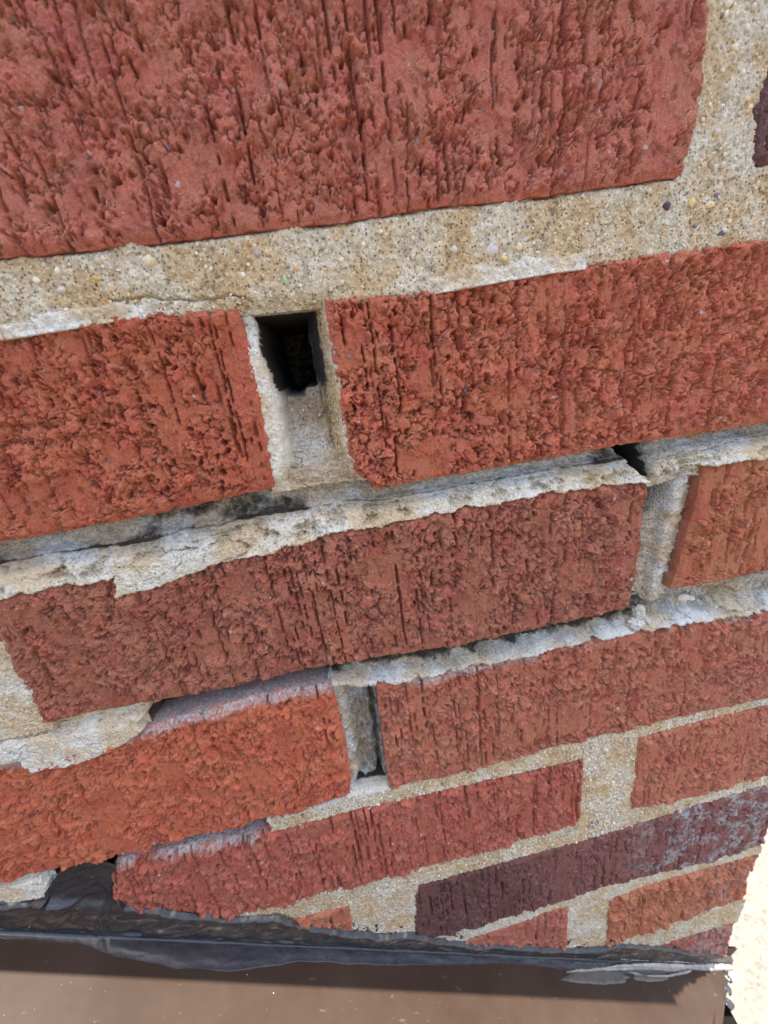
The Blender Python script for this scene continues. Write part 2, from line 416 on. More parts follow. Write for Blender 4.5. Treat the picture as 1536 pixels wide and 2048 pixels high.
    if white_top != 0.0:
        wt = white_top(U, V) if callable(white_top) else white_top
        whi = wt*(1-ss(0.5, 5.0+2*fbm(X0, Z0, 9, 3, seed+40), poly(T, 0, U)-V))*ss(-.1, .3, ss(2, 6, depth)+fbm(X0, Z0, 14, 2, seed+41)+.45)
        whi = np.where(isside & (Tt > .5), wt*(1-.8*ss(6, 12, depth)), whi)
    lic = np.zeros_like(h)
    if lichen is not None: lic = lichen(U, V)
    drk = np.full_like(h, dark) if not callable(dark) else dark(U, V)
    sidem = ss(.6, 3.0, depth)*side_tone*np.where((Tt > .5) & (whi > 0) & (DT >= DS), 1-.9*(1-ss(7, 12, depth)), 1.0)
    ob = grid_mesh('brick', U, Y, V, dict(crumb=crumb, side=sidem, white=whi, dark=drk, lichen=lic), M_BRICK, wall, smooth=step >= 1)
    ob.color = (*colour, 1)
    if label: ob['label'] = label
    return ob

# outlines measured on the wall, mm
A0 = dict(L=[(-189, 170), (-189, 109)], R=[(8.5, 170), (7.5, 146.1), (9.3, 129.3), (7.4, 119.1), (5.7, 111.0)], T=[(-189, 166), (9, 167)],
          B=[(-189, 108.8), (-169.8, 108.9), (-143.1, 108.5), (-114.6, 109.0), (-87.1, 109.1), (-63.4, 110.4), (-40.2, 110.1), (1.7, 111.7)])
A1 = dict(L=[(28, 170), (27.5, 140), (26.9, 131.3), (24.6, 124.9), (26.9, 113.3)], R=[(112, 170), (112, 112)], T=[(27, 167), (112, 168)], B=[(27.0, 112.9), (31.7, 112.3), (112, 111)])
B0 = dict(L=[(-314, 94), (-314, 41)], R=[(-119.5, 91.9), (-118.7, 82.3), (-118.5, 66.4), (-119.1, 54.1), (-121.4, 43.3)], T=[(-314, 93), (-176.8, 93.1), (-148.1, 94.3), (-118.9, 92.6)],
          B=[(-314, 40), (-200.1, 40.6), (-182.5, 40.4), (-153.9, 41.4), (-121.6, 43.3)])
B1 = dict(L=[(-96.9, 92.0), (-97.2, 71.7), (-97.4, 50.6), (-95.8, 44), (-91, 39)], R=[(112, 95), (112, 38)], T=[(-96.9, 92.2), (-66.3, 91.8), (-32.8, 93.3), (-2.0, 93.5), (36.1, 94.5), (112, 95)],
          B=[(-97, 40), (-90.6, 37.4), (-48.8, 37.8), (-4.4, 38.3), (23.8, 37.7), (50.3, 37.7), (112, 38)])
C1 = dict(L=[(-214.8, 24), (-214.8, 7.3), (-215.4, -9.5), (-215.4, -25.7)], R=[(6.1, 23.2), (6.5, 0.5), (5.1, -29.3)],
          T=[(-214, 23.7), (-207.6, 23.7), (-190.3, 24.2), (-164.5, 22.2), (-130.1, 23.1), (-100.6, 25.3), (-66.7, 26.1), (-31.1, 26.0), (6.1, 23.8)],
          B=[(-215.4, -25.7), (-154.7, -27.7), (-118.2, -26.9), (-70.7, -30.2), (-25.5, -30.5), (5.2, -29.8)])
C2 = dict(L=[(29.0, 22.1), (27.2, 0.6), (23.4, -25.7)], R=[(112, 25), (112, -27)], T=[(28.3, 25.6), (53.6, 24.6), (112, 25)], B=[(22.8, -26.0), (66.4, -26.5), (112, -27)])
D0 = dict(L=[(-321, -38), (-321, -99)], R=[(-117.1, -36), (-117.1, -64.7), (-118.0, -88), (-120.5, -97.4)], T=[(-321, -38), (-235.1, -38.4), (-189.9, -38.2), (-150.9, -34.6), (-116.6, -35.5)],
          B=[(-321, -99), (-262.2, -99.5), (-221.7, -100.8), (-174.3, -101.0), (-142.7, -101.0), (-118.6, -98.0)])
D1 = dict(L=[(-100.9, -40.3), (-101.9, -66.7), (-103.2, -99.0)], R=[(112, -48), (112, -100)], T=[(-101.0, -40.8), (-71.4, -42.1), (-29.4, -41.8), (14.9, -42.8), (71.6, -46.6), (112, -47)],
          B=[(-103.3, -99.6), (-75.6, -101.2), (-28.0, -99.3), (9.2, -98.9), (84.9, -100.6), (112, -100)])
E0 = dict(L=[(-219, -103), (-225, -110), (-228, -121.5), (-228, -160)], R=[(-9.0, -112.8), (-9.5, -159.1)],
          T=[(-222, -103.5), (-216.7, -103), (-185.7, -105.5), (-157.5, -109.0), (-121.9, -107.8), (-76.2, -109.3), (-9.1, -111.7)],
          B=[(-226, -160), (-157.7, -162), (-106.6, -163.3), (-53.5, -162.6), (-9.5, -159.1)])
E1 = dict(L=[(17.7, -109.0), (17.8, -131.7), (18.0, -159.1)], R=[(114.5, -105), (114, -164)], T=[(17.4, -106.6), (49.1, -105.6), (86.2, -105.8), (114.5, -105.5)], B=[(18.1, -159.9), (59.3, -162.5), (100.7, -162.6), (114.5, -162)])
F0 = dict(L=[(-330, -174), (-330, -228)], R=[(-132.0, -177.0), (-133.7, -194.5), (-134, -228)], T=[(-330, -174), (-157.7, -174.9), (-131.9, -176.2)], B=[(-330, -228), (-134, -228)])
F1 = dict(L=[(-98.8, -176.1), (-104.5, -215.5), (-105.5, -226)], R=[(113.2, -169), (114.5, -200), (112.5, -228)], T=[(-98.8, -175.3), (-53.8, -175.1), (2.2, -174.8), (60.7, -170.9), (102.1, -169.5), (114, -169)],
          B=[(-105.6, -226.2), (-44.3, -228.2), (5.5, -224.8), (77.5, -228.7), (101.0, -228.1), (114, -228)])
G0 = dict(L=[(-210, -237), (-210, -288)], R=[(-12.5, -233), (-11, -286)], T=[(-210, -238), (-70.4, -238.1), (-44.3, -236.0), (-26.3, -232.7), (-13.3, -232.8)], B=[(-210, -288), (-11, -288)])
G1 = dict(L=[(13.0, -236.1), (14.3, -290.5)], R=[(113.9, -235.4), (111.0, -262), (113.0, -281.6)], T=[(13.8, -238.5), (44.9, -234.5), (84.2, -235.5), (113.4, -235.8)], B=[(15.1, -292.1), (56.0, -289.7), (112.6, -283.1)])
H0 = dict(L=[(-94, -312), (-94, -365)], R=[(112.6, -312), (114.0, -352.9), (114, -366)], T=[(-94, -312), (55.4, -311.4), (82.8, -309.2), (113.3, -310.2)], B=[(-94, -367), (114, -367)])

brick(**A0, fine=(-180, 12), colour=(0.464, 0.152, 0.091), seed=1, step=.28, rough=1.05, groove=1.0, amount=.74)
brick(**A1, fine=(20, 45), colour=(0.115, 0.049, 0.044), seed=2, step=.45, rough=1.2, amount=.4, label='dark purple brick')
brick(**B0, fine=(-212, -100), colour=(0.464, 0.128, 0.059), seed=3, step=.28, rough=1.18, amount=.78, smooth_right=-134)
brick(**B1, fine=(-100, 72), colour=(0.481, 0.141, 0.069), seed=4, step=.28, rough=1.25, amount=.74)
brick(**C1, colour=(0.377, 0.132, 0.071), seed=5, step=.28, rough=1.32, amount=.74, groove=.8, label='long brown-red brick')
brick(**C2, fine=(20, 82), colour=(0.441, 0.152, 0.066), seed=6, step=.28, rough=1.1, groove=1.6, amount=.35, side_tone=.35, proud=-.5, label='orange-brown brick')
brick(**D0, fine=(-270, -110), colour=(0.510, 0.137, 0.059), seed=7, step=.38, rough=1.3, amount=.75, groove=.35, white_top=1.0, round_=2.0, label='bright orange brick')
brick(**D1, fine=(-110, 95), colour=(0.429, 0.147, 0.076), seed=8, step=.38, rough=1.3, amount=.66, white_top=lambda u, v: .8*ss(-.1, .2, fbm(u, v*0, 30, 2, 77)+.15), lichen=lambda u, v: .12*ss(45, 75, u))
brick(**E0, fine=(-240, 0), colour=(0.418, 0.118, 0.067), seed=9, step=.42, rough=1.35, groove=1.5, amount=.60, white_top=lambda u, v: 1-ss(-165, -155, u), round_=1.8)
brick(**E1, colour=(0.441, 0.152, 0.076), seed=10, step=.45, rough=1.15, groove=1.4, amount=.5, lichen=lambda u, v: .12*ss(60, 95, u))
brick(**F0, colour=(0.441, 0.152, 0.074), seed=11, step=.8, rough=.8, amount=.5)
brick(**F1, colour=(0.200, 0.078, 0.062), seed=12, step=.5, rough=1.0, groove=1.2, amount=.25,
      lichen=lambda u, v: 1.25*ss(10, 55, u+9*fbm(u, v, 12, 3, 92))*ss(-.15, .15, fbm(u, v, 15, 4, 91)), dark=lambda u, v: .55*(1-ss(-70, 0, u)), label='purple brick with grey lichen specks')
brick(**G0, colour=(0.406, 0.136, 0.080), seed=13, step=.8, rough=1.2, amount=.3)
brick(**G1, colour=(0.452, 0.168, 0.076), seed=14, step=.55, rough=1.5, amount=.45, groove=1.2, lichen=lambda u, v: .6*ss(55, 95, u)*ss(-.05, .2, fbm(u, v, 10, 4, 93)))
brick(**H0, colour=(0.360, 0.102, 0.057), seed=15, step=.7, rough=1.2, amount=.6, lichen=lambda u, v: .8*ss(60, 90, u))
def nominal(u0, u1, v0, v1, c, seed):
    brick(L=[(u0, v1), (u0, v0)], R=[(u1, v1), (u1, v0)], T=[(u0, v1), (u1, v1)], B=[(u0, v0), (u1, v0)], colour=c, seed=seed, step=2.0)
box('shadow_cap', -420, U_END+1, -2, 190, 170, TOP, M_CORE, wall)  # cap added out of view; its edge shapes the shadow on the metal
nominal(-400, -207, 110, 167, (.33, .095, .06), 30); nominal(-400, -233, -29, 24, (.31, .09, .06), 31); nominal(-400, -256, -160, -112, (.31, .08, .055), 32)
nominal(-400, -226, -288, -238, (.31, .08, .055), 33)

# ------------------------------------------------------------------ mortar
TUCK = [1.2, 2.5, 6, 14, 40, 80]
def patch(name, u_of, v_of, hfun, ns, nt, seed, grain=1.0, ps=None):
    """u_of, v_of: functions of (s,t) in 0..1; hfun(s,t,u,v)-> height (mm, proud positive), cream, grime, blue. Edges tuck back into the wall."""
    k = len(TUCK)
    if ps is None: ps = np.linspace(0, 1, ns+1)
    ns = len(ps)-1
    cs = np.concatenate([np.zeros(k), ps, np.ones(k)]); ct = np.concatenate([np.zeros(k), np.linspace(0, 1, nt+1), np.ones(k)])
    ds = np.concatenate([TUCK[::-1], np.zeros(ns+1), TUCK]); dt = np.concatenate([TUCK[::-1], np.zeros(nt+1), TUCK])
    S, T = np.meshgrid(cs, ct); DS, DT = np.meshgrid(ds, dt); depth = np.maximum(DS, DT)
    U = u_of(S, T); V = v_of(S, T)
    h, cream, grime_shade, blue = hfun(S, T, U, V)
    h = h + grain*(fbm(U, V, 9, 4, seed)*.45 + fbm(U, V, 2.6, 3, seed+3)*.30)
    h = h + np.where(h < -2.5, 1, 0)*(fbm(U*.5, V*1.6, 4, 5, seed+21, .65)*1.3 - .7*(1-ss(0, .05, np.abs(fbm(U*.35, V*1.4, 6, 4, seed+22)))))
    f1, f2, rid = worley(U, V, 1.25, seed+5)
    h = h + grain*((.75-f1)*.42*(.4+rid) + fbm(U, V, .9, 2, seed+15)*.20)
    b1, b2, bid = worley(U, V, 3.4, seed+6)
    h = h + grain*np.maximum(0, .30-b1)*2.2*(bid > .62)
    p1, p2, pid = worley(U, V, 2.1, seed+8)
    h = h - grain*np.maximum(0, .28-p1)*2.2*(pid > .70)
    cr = np.abs(fbm(U, V, 17, 4, seed+9)); h = h - grain*(1-ss(0, .012, cr))*.5*ss(-.1, .25, fbm(U, V, 30, 2, seed+10))
    Y = -h + depth
    z = np.zeros_like(h)
    return grid_mesh(name, U, Y, V, dict(cream=z+cream, grime_shade=np.maximum(z+grime_shade, 1.5*ss(2, 6, depth)), blue=z+blue), M_MORTAR, wall)  # tucked edges painted darker with depth, standing in for shade
def bed(top, bot, u0, u1, hfun, seed, step=.37, tuck=1.6, fine=(-1e3, 1e3), low=None):
    def vt(u): return poly(top, 0, u)+tuck
    def vb(u): return poly(bot, 0, u)-(low or tuck)
    def uo(S, T): return u0+(u1-u0)*S
    def vo(S, T):
        u = uo(S, T); w = fbm(u, u*0, 5, 3, seed+70)*.5
        return lerp(vt(u), vb(u), T) + w*0
    w = abs(np.mean([p[1] for p in top])-np.mean([p[1] for p in bot]))+2*tuck
    def hf(S, T, U, V):
        a, b = poly(top, 0, U), poly(bot, 0, U)
        t = (a-V)/np.maximum(a-b, 1)
        return hfun(U, t, V)
    return patch('mortar_bed', uo, vo, hf, 0, max(10, int(w/step)), seed, ps=spaced(u0, u1, fine[0], fine[1], step))
def head(Lf, Rf, v0, v1, hfun, seed, step=.37, tuck=1.4, grain=1.0):
    """Lf: right edge line of the brick on the left; Rf: left edge line of the brick on the right"""
    def vo(S, T): return v1+(v0-v1)*T
    def uo(S, T):
        v = vo(S, T); return lerp(poly(Lf, 1, v)-tuck, poly(Rf, 1, v)+tuck, S)
    def hf(S, T, U, V):
        a, b = poly(Lf, 1, V), poly(Rf, 1, V); s = (U-a)/np.maximum(b-a, 1)
        return hfun(s, (v1-V)/(v1-v0), U, V)
    return patch('mortar_joint', uo, vo, hf, max(10, int((np.mean([p[0] for p in Rf])-np.mean([p[0] for p in Lf])+2*tuck)/step)), int((v1-v0)/step), seed, grain)
def flush(d, cream=.0, grime_shade=.0, blue=.0):
    return lambda a, t, *k: (np.full_like(t, -d)-.9*(ss(.0, -.12, t)+ss(1.0, 1.12, t)), np.full_like(t, cream), np.full_like(t, grime_shade), np.full_like(t, blue))

def lap(h, u, v, bot, reach, seed, lift=.7):
    """mortar lapping raggedly over the top edge of the brick below"""
    d = poly(bot, 0, u)-v
    lim = reach + 1.9*fbm(u, v*.3, 9, 5, seed, .62)
    lim = np.minimum(lim, 3.6)
    over = lerp(lift, -4.0, ss(lim-.25, lim+.25, d)) 
    k = ss(-2.5, 0.2, d)
    return np.where(d > -2.5, lerp(h, over, k), h)
def AB(u, t, v):
    h = np.full_like(t, -.9) - 2.6*(1-ss(-.04, .08, t))*ss(-.5, .3, fbm(u, v, 20, 3, 5)+.3)
    jn = 2.2*fbm(u, v, 5, 4, 9)
    lip = np.maximum(1-ss(-143, -139, u+jn), ss(-72, -62, u+jn)*(1-ss(-23, -20, u+jn)))
    edge_t = .82+.13*fbm(u, v*0, 11, 4, 8)
    on = lip*ss(edge_t, edge_t+.05, t)
    h = h + on*1.5*(1-ss(1.12, 1.25, t)) - .9*ss(1.0, 1.1, t)*(1-lip)
    h = h - 2.0*ss(.86, 1.08, t)*ss(-122, -118, u)*(1-ss(-98, -94, u))
    cr = np.abs(v-(96.5+1.6*fbm(u, u*0, 9, 3, 31)-.10*(u+135)))
    h = h - 1.3*(1-ss(.1, .35, cr))*ss(-152, -148, u)*(1-ss(-118, -112, u))
    h = h - on*(.5+.9*fbm(u, v, 4, 4, 10))*(1-ss(1.0, 1.1, t))
    return h, on*(.55+.35*ss(-.2, .3, fbm(u, v, 8, 3, 12))) + .08, .12*(1-ss(.0, .12, t)), .05
bed(A0['B']+[(12, 112), (26, 113), (112, 111)], B0['T']+B1['T'], -330, 112, AB, 101, fine=(-190, 60))
head(A0['R'], A1['L'], 110, 168, flush(.9, .25, .05, .1), 111)
def BC(u, t, v):
    tt = t + .06*fbm(u, v*0, 14, 3, 3)
    h = lerp(-8.5, -6.8, ss(0, .35, tt)); h = h + 3.0*ss(.34, .42, tt) + 2.9*ss(.52, .72, tt) + .6*ss(.75, 1, tt)
    h = h - 1.0*(1-ss(0, .025, np.abs(tt-.44)))*ss(-.2, .2, fbm(u, v, 25, 2, 4)+.2) 
    under = ss(-114, -108, u)*(1-ss(-104, -96, u))
    chip = ss(.05, .30, fbm(u, v*1.3, 11, 5, 71, .62))*ss(.45, .62, tt); h = h - 2.2*chip
    h = h - 1.6*(1-ss(.0, .035, np.abs(tt-.60-.10*fbm(u, u*0, 26, 4, 72))))*ss(-.1, .15, fbm(u, u*0, 34, 2, 73))
    h = lap(h - .4*ss(.9, 1.0, t)*0, u, v, BCL, .4-1.6*ss(8, 14, u)*(1-ss(26, 32, u)), 74)
    jg = 1.1*fbm(u, v, 5, 4, 75)
    hole = ss(0, 1.2, u+jg-(5.5-11.5*(v-24)/14.))*(1-ss(6.0, 9.8, u+jg))*ss(22, 24.5, v)
    h = lerp(h, -40, hole)
    r = ss(7, 12, u); h = lerp(h, h*.80-.8, r*(1-ss(24, 34, u)))
    patchy = ss(-.05, .4, fbm(u, v*2, 30, 3, 6))
    grime_shade = (1-ss(.42, .56, tt))*(.36+.40*patchy) + .35*(1-ss(0, .05, np.abs(tt-.44)))  # patchy grime, plus shade painted in beneath the upper brick
    return h, ss(.50, .62, tt)*(.42+.4*ss(-.1, .3, fbm(u, v, 12, 3, 76)))*(1-.7*chip)*(1-r*(1-ss(24, 34, u))), np.maximum(grime_shade*(1-under*.8)*(1-.3*r), 1.5*ss(0, .25, hole)), (1-ss(.50, .66, tt))*.75+.12  # hole interior painted dark as shade
BCL = [(-314, 24)]+C1['T']+C2['T']
bed(B0['B']+B1['B'], BCL, -330, 112, BC, 102, fine=(-220, 75), low=4.2)
def CD(u, t, v):
    tt = t + .05*fbm(u, v*0, 16, 3, 13)
    hl = np.full_like(t, -3.6) + 2.8*ss(.30, .55, tt)                         # left: sound cream mortar, ledged
    hm = np.full_like(t, -13.0)                                               # mortar gone above the orange brick
    hr = lerp(-8.0, -6.0, ss(0, .4, tt)) + 5.2*ss(.60, .92, tt)
    jag = 5*fbm(u, v, 8, 3, 14)
    a = ss(-187, -184, u+jag-.9*(v+33)); b = ss(-118.5, -117, u)
    chip = ss(.05, .30, fbm(u, v*1.3, 12, 5, 81, .62))*ss(.45, .65, tt)
    hr = hr-3.0*chip-1.6*ss(.0, .35, fbm(u, v, 6, 5, 87, .65))*ss(.2, .5, tt); hl = hl-.9*chip
    hr = lap(hr, u, v, CDL, .1, 82); hl = lap(hl, u, v, CDL, .5, 83)
    h = lerp(lerp(hl, hm, a), hr, b)
    cream = lerp(lerp(.5+.4*ss(-.1, .3, fbm(u, v, 12, 3, 84)), .2, a), ss(.55, .8, tt)*(.5+.4*ss(-.1, .3, fbm(u, v, 14, 3, 85))), b)*(1-.6*chip)
    grime_shade = lerp(lerp(.10, 1.0, a), (1-ss(.48, .84, tt+.22*fbm(u, v, 9, 4, 86)))*.84*(1-.4*ss(5, 30, u)), b)  # bare recess and upper joint painted dark, shade included
    return h, cream, grime_shade, lerp(lerp(.05, .6, a), .55, b)
CDL = D0['T']+D1['T']
bed([(-400, -28)]+C1['B']+C2['B'], CDL, -330, 112, CD, 103, fine=(-245, 85), low=4.2)
def DE(u, t, v):
    a = ss(-157.5, -156.5, u+.9*fbm(u, v, 4, 3, 23))
    l = 1-ss(-249, -247, u+2*fbm(u, v, 3, 3, 24))
    h = lerp(-14, -1.0, np.maximum(a, l)) - .8*ss(1.0, 1.15, t) - 1.4*(1-ss(-.05, .12, t))*a
    r = ss(-104, -96, u)
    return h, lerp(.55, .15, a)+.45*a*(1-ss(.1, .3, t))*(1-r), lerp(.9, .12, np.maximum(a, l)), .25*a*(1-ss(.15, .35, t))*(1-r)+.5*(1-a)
bed(D0['B']+D1['B'], [(-400, -109), (-245, -110)]+E0['T']+E1['T'], -330, 114, DE, 104, fine=(-280, 95))
bed(E0['B']+[(0, -160)]+E1['B'], F0['T']+[(-115, -176)]+F1['T'], -240, 114.2, flush(1.0, .12, .08, .05), 105, step=.42)
bed(F1['B'], G0['T']+[(0, -236)]+G1['T'], -150, 114.2, flush(.7, .35, .05, .05), 106, step=.5)
bed(G0['B']+G1['B'], H0['T'], -60, 114.6, flush(.2, .2, .05, .05), 107, step=.5)

def HB(s, t, u, v):
    # cream strip clings to the left brick, a deep weep hole above, a sloping floor below
    w_ = .11+.05*fbm(u*0, v, 7, 3, 41)+.07*ss(.3, .6, t)-.04*ss(.8, 1, t)
    strip = 1-ss(w_, w_+.09, s)
    rs = .74+.05*fbm(u*0, v, 9, 3, 43)
    hole = (1-ss(.43, .49, t+.05*fbm(u, v, 6, 3, 42)+.06*(s-.5)))*(1-ss(rs, rs+.03, s))
    floor = lerp(-18, -4.5, ss(.42, 1.0, t)**.8) + 1.5*ss(.75, 1.0, s)
    h = lerp(floor, -70, hole)
    slope = lerp(np.maximum(floor-1.5, -20), -1.2, np.clip((s-rs)/(1.0-rs), 0, 1)**.8) + 1.2*fbm(u, v*.6, 4, 4, 44)      # mortar film on the right-hand brick's end
    h = np.where(s > rs, np.maximum(slope, floor*1.0), h)
    sh = -.9-6.5*ss(.0, .30, s)**2 - 2.5*(1-ss(.08, .3, t)) - 4.0*ss(.86, 1.0, t)
    h = lerp(h, np.maximum(h, sh), strip)
    film = ss(rs, rs+.05, s)*(1-ss(.72, .9, t))
    deep = ss(-5.5, -9.5, h)*(1-ss(.43, .48, t))*(1.5-.75*ss(rs-.02, rs+.02, s))  # hole walls painted darker with depth, as shade
    grime_shade = lerp(lerp(.30, 1.3, hole), .15+.35*(1-ss(.15, .35, t)), strip)+film*(1-ss(.84, .93, s))*(1-strip)*lerp(.75, .30, ss(.38, .52, t+.08*fbm(u, v, 4, 3, 45)))
    grime_shade = np.maximum(grime_shade, deep)
    return h, strip*.9+.45*ss(.93, 1.0, s)*(1-strip), grime_shade, lerp(.55*(1-film), .1, strip)
head(B0['R'], B1['L'], 40.5, 95.5, HB, 121, step=.32)
head([(-233, 24), (-233, -29)], C1['L'], -30, 26, flush(1.2, .45, .05, .02), 122)
def HC(s, t, u, v):
    hole = (1-ss(.45, .72, s+.9*(t-.05)))*(1-ss(.30, .38, t))
    h = lerp(-9.5, -7.5, ss(.0, .5, s)) + 4.2*ss(.48, .60, s+.05*fbm(u*0, v, 8, 3, 51)) - 2.6*ss(.72, 1.0, s)
    h = lerp(h, -45, hole)
    return h, .25*ss(.4, .6, s), lerp(.45*(1-ss(.35, .55, s)), 1.0, hole)*1.0, .45  # hole at the joint's top painted dark as shade
head(C1['R'], C2['L'], -31, 27, HC, 123)
def HD(s, t, u, v):
    left = 1-ss(.14, .34, s+.16*fbm(u*.6, v, 4, 4, 61))
    h = -11+2.5*fbm(u, v, 5, 3, 62) + 2.5*(1-ss(.1, .35, t)) + 4*ss(.85, 1.0, t)
    h = h - 7*np.exp(-((s-.86-.06*fbm(u*0, v, 6, 3, 64))/.06)**2) + 2.2*np.maximum(0, fbm(u, v, 4, 4, 65))
    h = lerp(h, -3.0-1.0*s+.8*fbm(u, v, 3, 3, 66), left)
    return h+1.6*fbm(u, v, 2.5, 3, 63)*(1-left), left*.6+.3*(1-ss(.05, .2, t)), .52*(1-left*.85)*ss(.05, .25, t), .75
head(D0['R'], D1['L'], -102, -34, HD, 124, grain=1.5)
head([(-243, -100), (-243, -170)], E0['L'], -170, -98, lambda s, t, u, v: (np.full_like(s, -7.0), .2+0*s, .9+0*s, .5+0*s), 129, step=.6)
head(E0['R'], E1['L'], -163, -106, flush(.9, .15, .05, .05), 125, step=.42)
head(F0['R'], F1['L'], -230, -172, flush(.8, .25, .05, .05), 126, step=.5)
head(G0['R'], G1['L'], -292, -230, flush(.8, .35, .05, .05), 127, step=.5)

# smears of mortar lapping over brick faces
def smear(pts, seed, thick=1.3, step=.3, cream=.55, sink=1.6):
    pts = np.array(pts, float); lo = pts.min(0)-1.5; hi = pts.max(0)+1.5
    us = np.arange(lo[0], hi[0], step); vs = np.arange(lo[1], hi[1], step)
    U, V = np.meshgrid(us, vs)
    d = np.full(U.shape, 1e9); ins = np.zeros(U.shape, bool)
    for i in range(len(pts)):
        a, b = pts[i], pts[(i+1) % len(pts)]
        ab = b-a; t = np.clip(((U-a[0])*ab[0]+(V-a[1])*ab[1])/(ab@ab), 0, 1)
        d = np.minimum(d, np.hypot(U-a[0]-ab[0]*t, V-a[1]-ab[1]*t))
        c = ((a[1] > V) != (b[1] > V)) & (U < (b[0]-a[0])*(V-a[1])/(b[1]-a[1]+1e-9)+a[0]); ins ^= c
    sd = np.where(ins, d, -d) + fbm(U, V, 3.5, 4, seed)*.9
    h = lerp(-sink-2, thick, ss(-.35, .35, sd)) + fbm(U, V, 5, 4, seed+2)*.35
    f1, f2, r = worley(U, V, 1.2, seed+3); h = h+(.75-f1)*.35*(.4+r)
    cr = np.abs(fbm(U, V, 14, 3, seed+4)); h = h-(1-ss(0, .02, cr))*.8
    grid_mesh('mortar_smear', U, -h, V, dict(cream=cream+0*U, grime_shade=0*U+.05, blue=0*U+.1), M_MORTAR, wall)
smear([(-174.5, 25), (-176.3, 17.2), (-166.2, 17.1), (-146.9, 21.5), (-134.2, 24.3), (-134, 28), (-173.9, 28.0)], 201, 1.0)
smear([(-246, -35), (-238, -40), (-228.6, -37.5), (-227.2, -45.2), (-215, -45.6), (-204.0, -44.6), (-189.9, -39.6), (-186.1, -37.3), (-190, -33), (-230, -31)], 202, 1.2, cream=.75)
smear([(-300, -101), (-300, -112), (-262, -111), (-250, -112), (-247, -106), (-249, -101)], 203, .8, cream=.9)

# loose and half-buried sand grains on the mortar, one joined mass
def grains():
    rng = np.random.RandomState(5)
    t = (1+5**.5)/2
    iv = np.array([(-1, t, 0), (1, t, 0), (-1, -t, 0), (1, -t, 0), (0, -1, t), (0, 1, t), (0, -1, -t), (0, 1, -t), (t, 0, -1), (t, 0, 1), (-t, 0, -1), (-t, 0, 1)], float)
    iv /= np.linalg.norm(iv[0])
    fc = np.array([(0, 11, 5), (0, 5, 1), (0, 1, 7), (0, 7, 10), (0, 10, 11), (1, 5, 9), (5, 11, 4), (11, 10, 2), (10, 7, 6), (7, 1, 8), (3, 9, 4), (3, 4, 2), (3, 2, 6), (3, 6, 8), (3, 8, 9), (4, 9, 5), (2, 4, 11), (6, 2, 10), (8, 6, 7), (9, 8, 1)])
    V, F, C = [], [], []
    def add(u, v, h, r, c):
        s = r*rng.uniform(.65, 1.2, 3); a = rng.uniform(0, 6.28)
        p = iv*s*(1+rng.uniform(-.18, .18, (12, 1)))
        ca, sa = math.cos(a), math.sin(a); p = np.stack([p[:, 0]*ca-p[:, 2]*sa, p[:, 1], p[:, 0]*sa+p[:, 2]*ca], 1)
        F.append(fc+12*len(V)); V.append(p+np.array([u, -h, v])); C.extend([c]*12)
    topAB = sorted(A0['B']+[(12, 112), (112, 111)]); botAB = sorted(B0['T']+B1['T'])
    for _ in range(420):
        u = rng.uniform(-175, 50); a = poly(topAB, 0, u); b = poly(botAB, 0, u)
        v = rng.uniform(b+.8, a-1); add(u, v, -.95, rng.choice([.35, .5, .7, 1.0], p=[.55, .32, .10, .03]), rng.rand())
    for _ in range(90):
        v = rng.uniform(112, 160); add(rng.uniform(10, 25), v, -.75, rng.choice([.4, .6, .9], p=[.5, .4, .1]), rng.rand())
    for _ in range(160):
        u = rng.uniform(-155, 112); b = np.interp(u, [-157, -9, 114], [-109, -111, -106]); a = -100
        add(u, rng.uniform(b, a), -.8, rng.uniform(.4, .8), rng.rand())
    for _ in range(160):
        add(rng.uniform(-8, 16), rng.uniform(-172, -102), -.7, rng.uniform(.4, .9), rng.rand())
    for _ in range(160):
        u = rng.uniform(-120, 112); add(u, rng.uniform(-175, -161), -.8, rng.uniform(.4, .9), rng.rand())
    for _ in range(40):
        t_ = rng.uniform(0, 1); add(rng.uniform(-118, -103), lerp(66, 42, t_), lerp(-15, -6, t_), rng.uniform(.4, 1.0), rng.rand())
    V = np.concatenate(V); F = np.concatenate(F)
    me = bpy.data.meshes.new('sand_grains'); me.from_pydata((V*MM).tolist(), [], F.tolist()); me.update()
    me.polygons.foreach_set('use_smooth', [True]*len(F))
    at = me.attributes.new('tone', 'FLOAT', 'POINT'); at.data.foreach_set('value', np.array(C, np.float32))
    n = N('sand_grain')
    c = n.ramp(n.attr('tone'), [(0, (.62, .40, .17)), (.16, (.62, .52, .36)), (.40, (.50, .43, .33)), (.62, (.66, .57, .41)), (.80, (.46, .38, .27)), (.90, (.16, .14, .14)), (.95, (.36, .24, .20))], 'CONSTANT')
    n.out(c, .5, n.bump(n.noise(.3, 3), .1, .6), .4)
    me.materials.append(n.m)
    o = bpy.data.objects.new('sand_grains', me); col.objects.link(o); o.parent = wall; o['kind'] = 'stuff'
grains()

